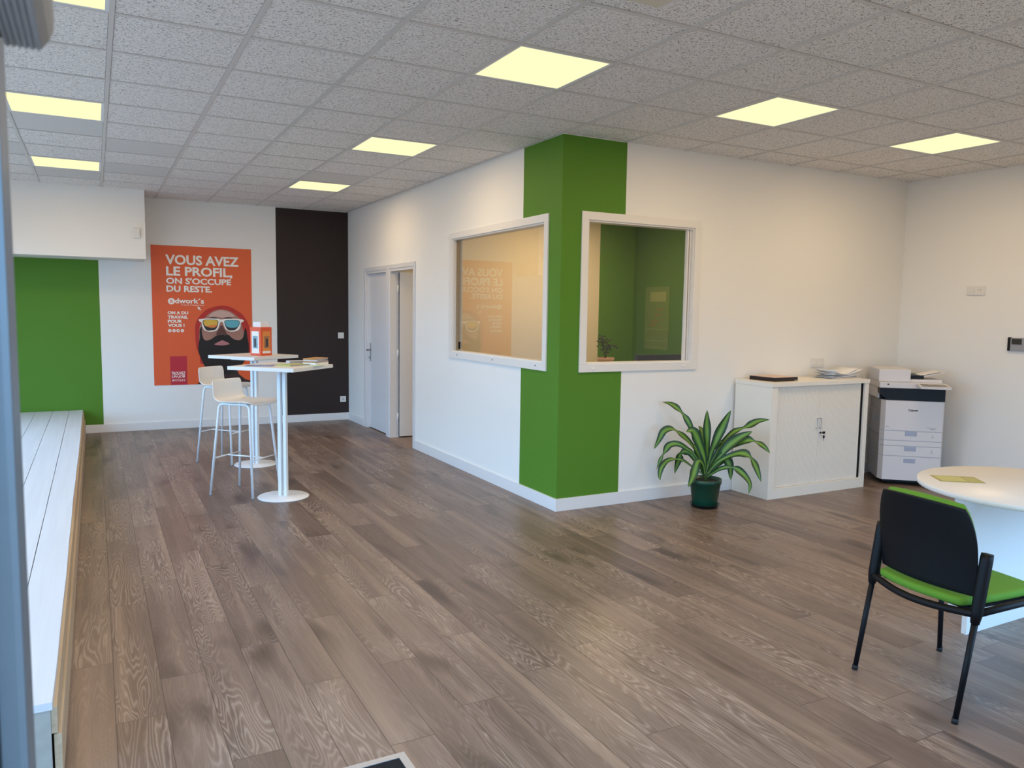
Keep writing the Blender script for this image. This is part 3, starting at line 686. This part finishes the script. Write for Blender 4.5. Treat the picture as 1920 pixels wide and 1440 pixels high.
def leaf(pts, wd, depth, twist=0.0, pinch=None):
    k = .00070
    P = []
    for i, (cx, cy) in enumerate(pts):
        s_ = i/(len(pts)-1)
        P.append(LU*((cx-710)*k)+LD_*(depth*s_)+Vector((0, 0, (1285-cy)*k)))
    # resample
    out = []; n = len(P)
    for i in range(n-1):
        p0, p1, p2, p3 = P[max(i-1, 0)], P[i], P[i+1], P[min(i+2, n-1)]
        for q in range(6):
            t_ = q/6; out.append(.5*((2*p1)+(-p0+p2)*t_+(2*p0-5*p1+4*p2-p3)*t_**2+(-p0+3*p1-3*p2+p3)*t_**3))
    out.append(P[-1]); N = len(out); b = bmesh.new(); uvl = b.loops.layers.uv.new('leaf'); rows = []
    for i, p in enumerate(out):
        s_ = i/(N-1); T_ = (out[min(i+1, N-1)]-out[max(i-1, 0)]).normalized()
        face = (LD_*.8+Vector((0, 0, .5))+LU*.25*sin(3*s_*pi+twist*3)).normalized()
        side = T_.cross(face); side = side.normalized() if side.length > .05 else LU
        ang = twist*sin(pi*s_*1.3); nn = side.cross(T_).normalized(); side = (side*cos(ang)+nn*sin(ang)).normalized(); nn = side.cross(T_).normalized()
        h_ = wd*(.30+.75*sin(min(1, s_*1.45)*pi/2)**2) * (1-max(0, (s_-.60)/.40)**1.7)
        if pinch: h_ *= 1-.72*math.exp(-((s_-pinch)/.07)**2)
        h_ = max(h_, .001)
        row = [b.verts.new(p+side*h_*u+nn*h_*.35*abs(u)+nn*.003*sin(s_*17+u*2)) for u in (-1, -.55, 0, .55, 1)]
        rows.append((row, s_))
    for (a, sa), (c, sc2) in zip(rows, rows[1:]):
        for k_ in range(4):
            f = b.faces.new((a[k_], a[k_+1], c[k_+1], c[k_])); f.smooth = True
            us = (1, .55, 0, .55, 1)
            for lp_, uvv in zip(f.loops, ((us[k_], sa), (us[k_+1], sa), (us[k_+1], sc2), (us[k_], sc2))): lp_[uvl].uv = uvv
    me = bpy.data.meshes.new('leaf'); b.to_mesh(me); b.free(); me.materials.append(LEAF)
    o = bpy.data.objects.new('leaf', me); COL.objects.link(o); o.parent = pl
leaf([(705, 900), (650, 730), (540, 400), (430, 230), (300, 130), (180, 105)], .030, -.10, .3, .62)
leaf([(700, 900), (640, 720), (530, 560), (420, 460), (320, 400), (225, 430), (165, 540), (118, 640)], .034, .02, -.3, .52)
leaf([(700, 900), (590, 700), (500, 620), (390, 560), (290, 580), (235, 670), (195, 760), (162, 860)], .028, .10, .3, .74)
leaf([(700, 910), (590, 760), (520, 670), (430, 680), (395, 780), (355, 950)], .038, -.08, .2, .62)
leaf([(700, 920), (550, 820), (450, 755), (370, 738), (280, 760), (215, 840), (195, 930), (208, 975)], .026, .12, -.2, .42)
leaf([(700, 930), (680, 790), (625, 745), (590, 850), (560, 940), (525, 1025)], .034, .16, .1)
leaf([(705, 900), (690, 720), (620, 520), (550, 395), (480, 405)], .040, .10, .0)
leaf([(710, 930), (718, 700), (715, 480), (700, 300), (700, 155)], .032, .04, .1)
leaf([(715, 900), (755, 680), (820, 500), (890, 310), (962, 148)], .038, .02, .1)
leaf([(715, 900), (800, 700), (900, 520), (1020, 400), (1160, 330), (1270, 268), (1390, 250)], .034, -.06, .3, .60)
leaf([(715, 920), (830, 720), (950, 560), (1070, 450), (1200, 370)], .042, .06, -.1)
leaf([(715, 920), (820, 740), (930, 610), (1040, 530), (1150, 475), (1240, 482), (1330, 530), (1395, 592)], .036, .10, .2, .70)
leaf([(715, 930), (830, 760), (980, 660), (1110, 622), (1195, 660), (1260, 780), (1308, 905)], .038, .16, .1, .66)
leaf([(715, 950), (790, 880), (870, 815), (960, 785), (1050, 790), (1130, 850), (1190, 940), (1178, 1040)], .028, .20, -.3, .48)
leaf([(715, 920), (850, 780), (930, 720), (975, 800), (990, 945)], .036, .02, .0)
leaf([(705, 900), (690, 640), (660, 450), (610, 370)], .026, -.12, .2)
leaf([(715, 900), (780, 650), (840, 540), (885, 520)], .026, -.02, .4)
leaf([(710, 920), (660, 800), (600, 640), (560, 560)], .022, .0, -.3)

# ------------------------------------------------------------------ tambour cabinet
cb = thing('tambour_cabinet', 'white tambour door cabinet against the wall beside the copier', 'cabinet', (2.44, 1.70, 0))
CW, CDp, CH = 1.215, .42, .988
b = MB(); b.box(0, 0, 0, .018, CDp, CH-.03); b.box(CW-.018, 0, 0, CW, CDp, CH-.03); b.box(.018, CDp-.01, .0, CW-.018, CDp, CH-.03)
b.box(.018, 0, 0, CW-.018, CDp-.01, .088)
b.box(.018, 0, .088, .07, .02, CH-.03); b.box(CW-.05, 0, .088, CW-.018, .02, CH-.03); b.build('carcass', CABM, cb)
MB().box(-.004, -.006, CH-.032, CW+.004, CDp, CH+.002, bev=.002).build('top_panel', CABM, cb)
def tambour(x0, x1, nm):
    b = MB(); n = int((x1-x0)/.0145); d = (x1-x0)/n
    for k in range(n): b.box(x0+k*d+.0006, .020, .09, x0+(k+1)*d-.0006, .030, CH-.034, bev=.0025)
    b.box(x0, .026, .09, x1, .034, CH-.034)
    return b.build(nm, CABM, cb)
dL = tambour(.07, .598, 'door'); dR = tambour(.600, 1.135, 'door')
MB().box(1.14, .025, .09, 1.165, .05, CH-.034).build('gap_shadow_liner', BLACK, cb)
for d_, x_ in ((dL, .568), (dR, .612)):
    b = MB()
    for q in ((x_, .010, .575, x_+.005, .020, .665), (x_+.019, .010, .575, x_+.024, .020, .665), (x_, .010, .575, x_+.024, .020, .580), (x_, .010, .660, x_+.024, .020, .665)): b.box(*q)
    b.build('handle', PLAS, d_)
MB().lathe([(.009, 0), (.009, .012)], 16).xf(Matrix.Translation((.620, .020, .535)) @ Matrix.Rotation(pi/2, 4, 'X')).build('lock', STEEL, dR)
b = MB(); b.box(.628, -.012, .527, .655, -.004, .548, bev=.003); b.box(.615, -.010, .535, .630, .012, .539); b.box(.632, -.012, .488, .652, -.006, .514, bev=.003); b.box(.640, -.010, .466, .644, -.008, .49)
b.build('keys', BLACK, dR)
# folder and papers on top
fo = thing('document_folder', 'thin dark folder lying on the left end of the white cabinet', 'folder', (2.70, 1.945, .990), radians(3))
MB().box(-.145, -.15, 0, .145, .13, .033, bev=.002).build('cover', mat('dark_red_black_cover', S(26, 12, 15), .4), fo)
MB().box(-.138, -.142, .033, .138, .128, .035).build('top_sheet', mat('pinkish_sheet', S(216, 190, 178), .6), fo)
MB().box(.10, -.152, .004, .165, .06, .007).build('loose_sheet', PAPER, fo)
pp = thing('paper_stack', 'loose stack of curling white papers on the right of the cabinet', 'papers', (3.50, 1.93, .990), radians(4))
for k in range(9):
    b = bmesh.new(); n = 12; rows = []; rz = random.uniform(-.12, .12); ox, oy = random.uniform(-.03, .03), random.uniform(-.01, .02)
    for i in range(n+1):
        u = i/n; x = (-.19+.38*u); z = .002+k*.0045+(.020+.0025*k)*abs(u-.45)**2*2.2*(k/4)+.003*sin(u*9+k)*(k/6)
        row = []
        for y in (-.10, .0, .11):
            row.append(b.verts.new((ox+x*cos(rz)-y*sin(rz), oy+x*sin(rz)+y*cos(rz), max(z+(.004*k/8)*(y/.1)**2, .0005+k*.0006))))
        rows.append(row)
    for a, c in zip(rows, rows[1:]):
        for q in range(2): b.faces.new((a[q], a[q+1], c[q+1], c[q])).smooth = True
    me = bpy.data.meshes.new('sheet'); b.to_mesh(me); b.free(); me.materials.append(PAPER)
    o = bpy.data.objects.new('sheet', me); COL.objects.link(o); o.parent = pp
    so = o.modifiers.new('t', 'SOLIDIFY'); so.thickness = .002; so.offset = -1
MB().box(-.15, -.09, 0, .17, .10, .022).build('sheet_pile', PAPERG, pp)

# ------------------------------------------------------------------ copier
ang = math.atan2(1.36-1.71, 4.26-3.87)
cp = thing('copier', 'white office copier with paper drawers in the corner by the cabinet', 'copier', (3.87, 1.71, 0), ang)
Wc, Dc = .524, .50
CP = mat('copier_light_plastic', S(214, 210, 210), .45); CPS = mat('copier_grey_plastic', S(160, 166, 184), .4)
ch = .03
def cpoly(z0, z1, d0=0, w0=0, w1=Wc, c=ch):
    return [(w0+c, d0), (w1-c*.4, d0), (w1, d0+c*.4), (w1, Dc), (w0, Dc), (w0, d0+c*2)]
def slab(nm, z0, z1, m, par=cp, **k):
    b = MB(); b.poly([(x, y, z0) for x, y in cpoly(z0, z1, **k)], (0, 0, z1-z0)); return b.build(nm, m, par)
bdy = slab('body', .05, .79, CP, d0=.012)
MB().box(.05, .06, .022, Wc-.05, Dc-.04, .05).build('plinth', BLACK, cp)
for x_ in (.08, Wc-.08):
    for y_ in (.1, Dc-.08): MB().tube([(x_-.012, y_, .024), (x_+.012, y_, .024)], .024, 14).build('caster', BLACK, cp)
def front(nm, z0, z1, m=CP): return slab(nm, z0+.003, z1-.003, m)
dr3 = front('drawer', .05, .277); dr2 = front('drawer', .277, .372); front('middle_panel', .372, .422); dr1 = front('drawer', .422, .512)
fd = front('front_door', .512, .79)
for d_, z0, z1 in ((dr3, .215, .255), (dr2, .325, .366), (dr1, .465, .508)):
    MB().box(.205, -.002, z0, .305, .004, z1, bev=.002).build('handle', CPS, d_)
text('brand_lettering', 'Canon', BLACK, fd, .222, .695, .080, .021, -.001, .03)
text('model_lettering', 'C3226i', GREYP, fd, .04, .545, .03, .009, -.001, 0) if False else None
MB().box(.385, -.0015, .548, .465, .0, .552).build('printed_line', GREYP, fd)
MB().box(.41, -.0015, .534, .455, .0, .539).build('printed_line', GREYP, fd)
MB().box(.04, -.0015, .545, .065, .0, .551).build('printed_line', GREYP, fd)
for d_, z_ in ((dr1, .458), (dr2, .318)):
    MB().box(.425, -.0015, z_, .45, 0, z_+.005).build('printed_line', GREYP, d_); MB().box(.435, -.0015, z_+.014, .441, 0, z_+.026).build('printed_line', GREYP, d_)
# output bay
MB().box(-.01, .10, .79, Wc-.02, Dc, .91).build('output_bay', BLACK, cp)
MB().poly([(-.025, .01, .91), (-.025, .01, .855), (.02, .01, .812), (.045, .01, .792), (Wc, .01, .792), (Wc, .01, .91)], (0, .10, 0)).build('output_slot', BLACK, cp)
MB().box(-.025, .10, .80, -.008, Dc, .91).build('side_panel', CP, cp)
sn = MB(); sn.box(-.035, -.012, .905, Wc+.0, Dc, .957, bev=.006); sn.build('scanner', CP, cp)
MB().box(.03, -.014, .934, .045, -.010, .944).build('power_button', BLACK, sn and cp)
ad_ = MB(); ad_.box(-.035, .04, .957, .235, Dc, 1.075, bev=.012); ad_.box(.235, .06, .957, Wc-.02, Dc, .985, bev=.005); ad_.build('document_feeder', CP, cp)
MB().box(.235, .10, .988, .36, Dc-.08, 1.02).build('feeder_slot', BLACK, cp)
MB().poly([(.30, .10, .996), (.54, .10, 1.052), (.54, .10, 1.058), (.30, .10, 1.004)], (0, .26, 0)).build('feeder_tray', CP, cp)
MB().poly([(.30, .12, 1.008), (.50, .12, 1.056), (.50, .12, 1.059), (.30, .12, 1.012)], (0, .2, 0)).build('feeder_sheet', PAPER, cp)
tp = MB(); tp.box(-.125, -.075, -.010, .125, .085, .010, bev=.004)
tpo = tp.xf(Matrix.Translation((Wc-.125, -.085, .935)) @ Matrix.Rotation(radians(7), 4, 'X')).build('touch_panel', CP, cp)
MB().box(-.105, -.058, .0085, .105, .058, .010).xf(Matrix.Translation((Wc-.125, -.085, .935)) @ Matrix.Rotation(radians(7), 4, 'X')).build('screen', mat('grey_screen', S(120, 120, 124), .2), tpo)
for y_ in (.16, .33): MB().box(-.003, y_, .55, .0, y_+.04, .62).build('side_grip', CPS, cp)
b = MB(); b.box(-.004, .06, .455, 0, Dc, .459); b.box(-.004, .06, .70, 0, Dc, .703); b.build('side_seam', GREYP, cp)

# ------------------------------------------------------------------ round table at the right
rt_ = thing('round_table', 'white round table cut off by the right edge, green chair beside', 'table', (1.49, -.87, 0))
pr = [(0, .715), (.505, .715), (.508, .718), (.508, .737), (.505, .74), (0, .74)]
MB().lathe(pr, 96, cap=False).build('tabletop', MELA, rt_)
MB().box(-.275, .118, 0, .285, .144, .715, bev=.001).build('leg_panel', MELA, rt_)
MB().box(.02, -.27, 0, .058, .118, .715, bev=.001).build('leg_panel', MELA, rt_) if False else MB().box(.02, .158, 0, .058, .40, .715, bev=.001).build('leg_panel', MELA, rt_)
pm = thing('paper_sheet', 'olive green printed sheet lying on the round table', 'sheet', (1.305, -.60, .7405), radians(-38))
LM = mat('olive_print', S(170, 160, 84), .45, noise=.25, nscale=25); LM2 = mat('pale_olive_print', S(204, 200, 120), .45, noise=.3, nscale=40)
MB().box(-.105, -.075, 0, .105, .075, .0012).build('sheet', LM, pm)
MB().box(-.09, -.06, .0012, .03, .06, .0016).build('printed_block', LM2, pm)
for k in range(5): MB().box(.04, -.055+k*.022, .0012, .095, -.045+k*.022, .0016).build('printed_block', LM2, pm)

# ------------------------------------------------------------------ chair
chr_ = thing('visitor_chair', 'black chair with green seat and backrest pad at the round table', 'chair', (.3765, -.9955, 0), math.atan2(-.051, .518))
for s_ in (1, -1):
    MB().tube([(0, s_*.243, .006), (.079, s_*.243, .42)], [.0105, .0125], 14).build('leg', CHAIRB, chr_)
    MB().tube([(.525, s_*.243, .006), (.500, s_*.235, .42)], [.0105, .0125], 14).build('leg', CHAIRB, chr_)
    for fx_ in (0, .525): MB().tube([(fx_-.001, s_*.243, 0), (fx_+.002, s_*.243, .02)], .0125, 12).build('foot_cap', DARKG, chr_)
    # flattened upright bracket that carries the backrest
    b = MB(); b.tube([(.072, s_*.243, .385), (.080, s_*.243, .43), (.112, s_*.243, .63), (.116, s_*.243, .655)], [.016, .0225, .0235, .022], 16); b.build('back_upright', CHAIRB, chr_)
# seat frame with bowed rear rail
fr = MB(); n = 16
rail = [(.075+.0-.055*sin(pi*k/n), -.243+.486*k/n, .422-.012*sin(pi*k/n)) for k in range(n+1)]
fr.tube(rail, .015, 10)
for s_ in (1, -1): fr.tube([(.075, s_*.243, .422), (.30, s_*.245, .432), (.50, s_*.235, .43)], .015, 10)
fr.tube([(.50, -.235, .43), (.53, 0, .428), (.50, .235, .43)], .013, 10); fr.build('seat_frame', CHAIRB, chr_)
def cushion(name, fn, nu, nv, th, m, parent):
    b = bmesh.new(); g = [[b.verts.new(fn(i/nu, j/nv)) for j in range(nv+1)] for i in range(nu+1)]
    for i in range(nu):
        for j in range(nv): b.faces.new((g[i][j], g[i+1][j], g[i+1][j+1], g[i][j+1])).smooth = True
    bmesh.ops.recalc_face_normals(b, faces=b.faces)
    me = bpy.data.meshes.new(name); b.to_mesh(me); b.free(); me.materials.append(m)
    o = bpy.data.objects.new(name, me); COL.objects.link(o); o.parent = parent
    s = o.modifiers.new('t', 'SOLIDIFY'); s.thickness = th; s.offset = 0
    bv = o.modifiers.new('b', 'BEVEL'); bv.width = th*.42; bv.segments = 3; bv.limit_method = 'ANGLE'; bv.angle_limit = radians(50)
    return o
def seatfn(u, v):
    x = .055+.465*u; hw = .215*(1-.10*abs(2*u-1)**3); vv = 2*v-1
    bow = -.045*(1-vv*vv)*(1-u)
    return Vector((x+bow, hw*vv, .452+.006*(1-vv*vv)-.016*max(0, u-.8)/.2*.6))
cushion('seat_cushion', seatfn, 14, 14, .034, SEATG, chr_)
MB().box(.09, -.20, .418, .48, .20, .432, bev=.004).build('seat_pan', CHAIRB, chr_)
def backfn(off):
    def f(u, v):
        vv = 2*v-1; z = .478+.355*u
        hw = .215+.012*sin(u*pi)-.026*max(0, (u-.55)/.45)**2
        x = .100-.050*u+.010*sin(u*pi)
        x += -.040*(1-vv*vv)+.0       # bows backwards in the middle
        ztop = -.012*(vv*vv) if u > .9 else 0
        return Vector((x+off, hw*vv, z+ztop*(u-.9)/.1 if u > .9 else z))
    return f
cushion('back_shell', backfn(0), 16, 16, .010, CHAIRB, chr_)
def padfn(u, v):
    p = backfn(.026)(u*.83+.205, .5+(v-.5)*.92); return p
cushion('back_pad', padfn, 14, 14, .036, SEATG, chr_)

# ------------------------------------------------------------------ office interior seen through the glass
fc = thing('filing_cabinet', 'low pale cabinet behind the office window carrying the small plant', 'cabinet', (.86, 2.27, 0))
MB().box(0, 0, 0, .80, .42, 1.03, bev=.003).build('body', MELA, fc)
for k in range(3): MB().box(.02, .42, .05+k*.33, .78, .432, .35+k*.33, bev=.002).build('drawer', CABM, fc)
sp = thing('small_plant', 'small bushy plant in a terracotta pot behind the office window', 'potted plant', (1.31, 2.50, 1.03))
MB().lathe([(0, 0), (.052, 0), (.068, .125), (.074, .125), (.074, .145), (.064, .145), (.060, .12), (0, .12)], 32, cap=False).build('pot', mat('terracotta', S(196, 150, 112), .7), sp)
STK = mat('woody_stem', S(60, 50, 36), .8); b = MB()
stems = [[(0, 0, .12), (.008, 0, .2), (.02, .01, .27)], [(0, 0, .13), (-.02, .01, .22), (-.045, 0, .29)], [(.01, 0, .2), (.03, 0, .24), (.07, -.02, .25)]]
for q in stems: b.tube(q, .004, 6)
b.build('stem', STK, sp)
lf = mat('small_dark_leaf', S(30, 38, 28), .6); b = MB()
for k in range(90):
    c = Vector((random.gauss(0, .030), random.gauss(0, .025), random.uniform(.19, .31)))
    if k < 22: c = Vector((-.055+random.gauss(0, .014), random.gauss(0, .01), random.uniform(.27, .335)))
    if k > 82: c = Vector((.085+random.gauss(0, .012), random.gauss(0, .01), .245+random.gauss(0, .012)))
    d = Vector((random.gauss(0, 1), random.gauss(0, 1), random.gauss(0, .7))).normalized(); sd_ = d.orthogonal().normalized()
    l_, w_ = random.uniform(.024, .038), random.uniform(.008, .013)
    nn = d.cross(sd_)*.002
    b.poly([c, c+d*l_*.5+sd_*w_+nn, c+d*l_, c+d*l_*.5-sd_*w_+nn])
b.build('foliage', lf, sp)
dk = thing('office_desk', 'white office desk inside the glazed office below the monitor', 'desk', (2.2, 3.05, 0))
MB().box(0, 0, .715, 1.5, .75, .74, bev=.002).build('desktop', MELA, dk)
for x_ in (.04, 1.46): MB().box(x_-.02, .04, 0, x_+.02, .71, .715).build('leg', WMET, dk)
mo = thing('computer_monitor', 'dark blue back of a monitor seen low through the office window', 'monitor', (2.50, 3.20, .7405))
SCR = mat('navy_monitor_back', S(34, 44, 72), .35)
MB().box(-.335, -.02, .08, .345, .02, .405, bev=.006).build('screen', SCR, mo)
MB().box(-.03, -.01, .0, .03, .03, .12).build('stand', BLACK, mo); MB().box(-.11, -.08, 0, .11, .08, .012, bev=.003).build('foot', BLACK, mo)
nb = thing('notice_reflection', 'faint olive reflection of a notice painted on the green office wall', 'notice', (OX, 5.55, 1.06))  # sheet and marks paint in a faint reflection seen in the glass
MB().box(-.006, -.26, 0, 0, .26, .86).build('sheet', mat('olive_reflection', S(84, 110, 40), .5, noise=.1, nscale=10), nb)
MB().box(-.008, -.19, .66, -.006, .15, .79).build('header', mat('pale_reflection_header', S(128, 140, 80), .5, noise=.3, nscale=30), nb)
for k, z_ in enumerate((.03, .12, .28)): MB().box(-.008, -.23, z_, -.006, .22, z_+.006).build('ruled_line', mat('reflection_line', S(120, 140, 80), .5), nb)
for k, z_ in enumerate((.54, .47, .38, .33)): MB().box(-.008, -.14+.05*k, z_, -.006, .0+.05*k, z_+.02).build('reflection_mark', mat('reflection_mark', S(120, 90, 40), .5), nb)
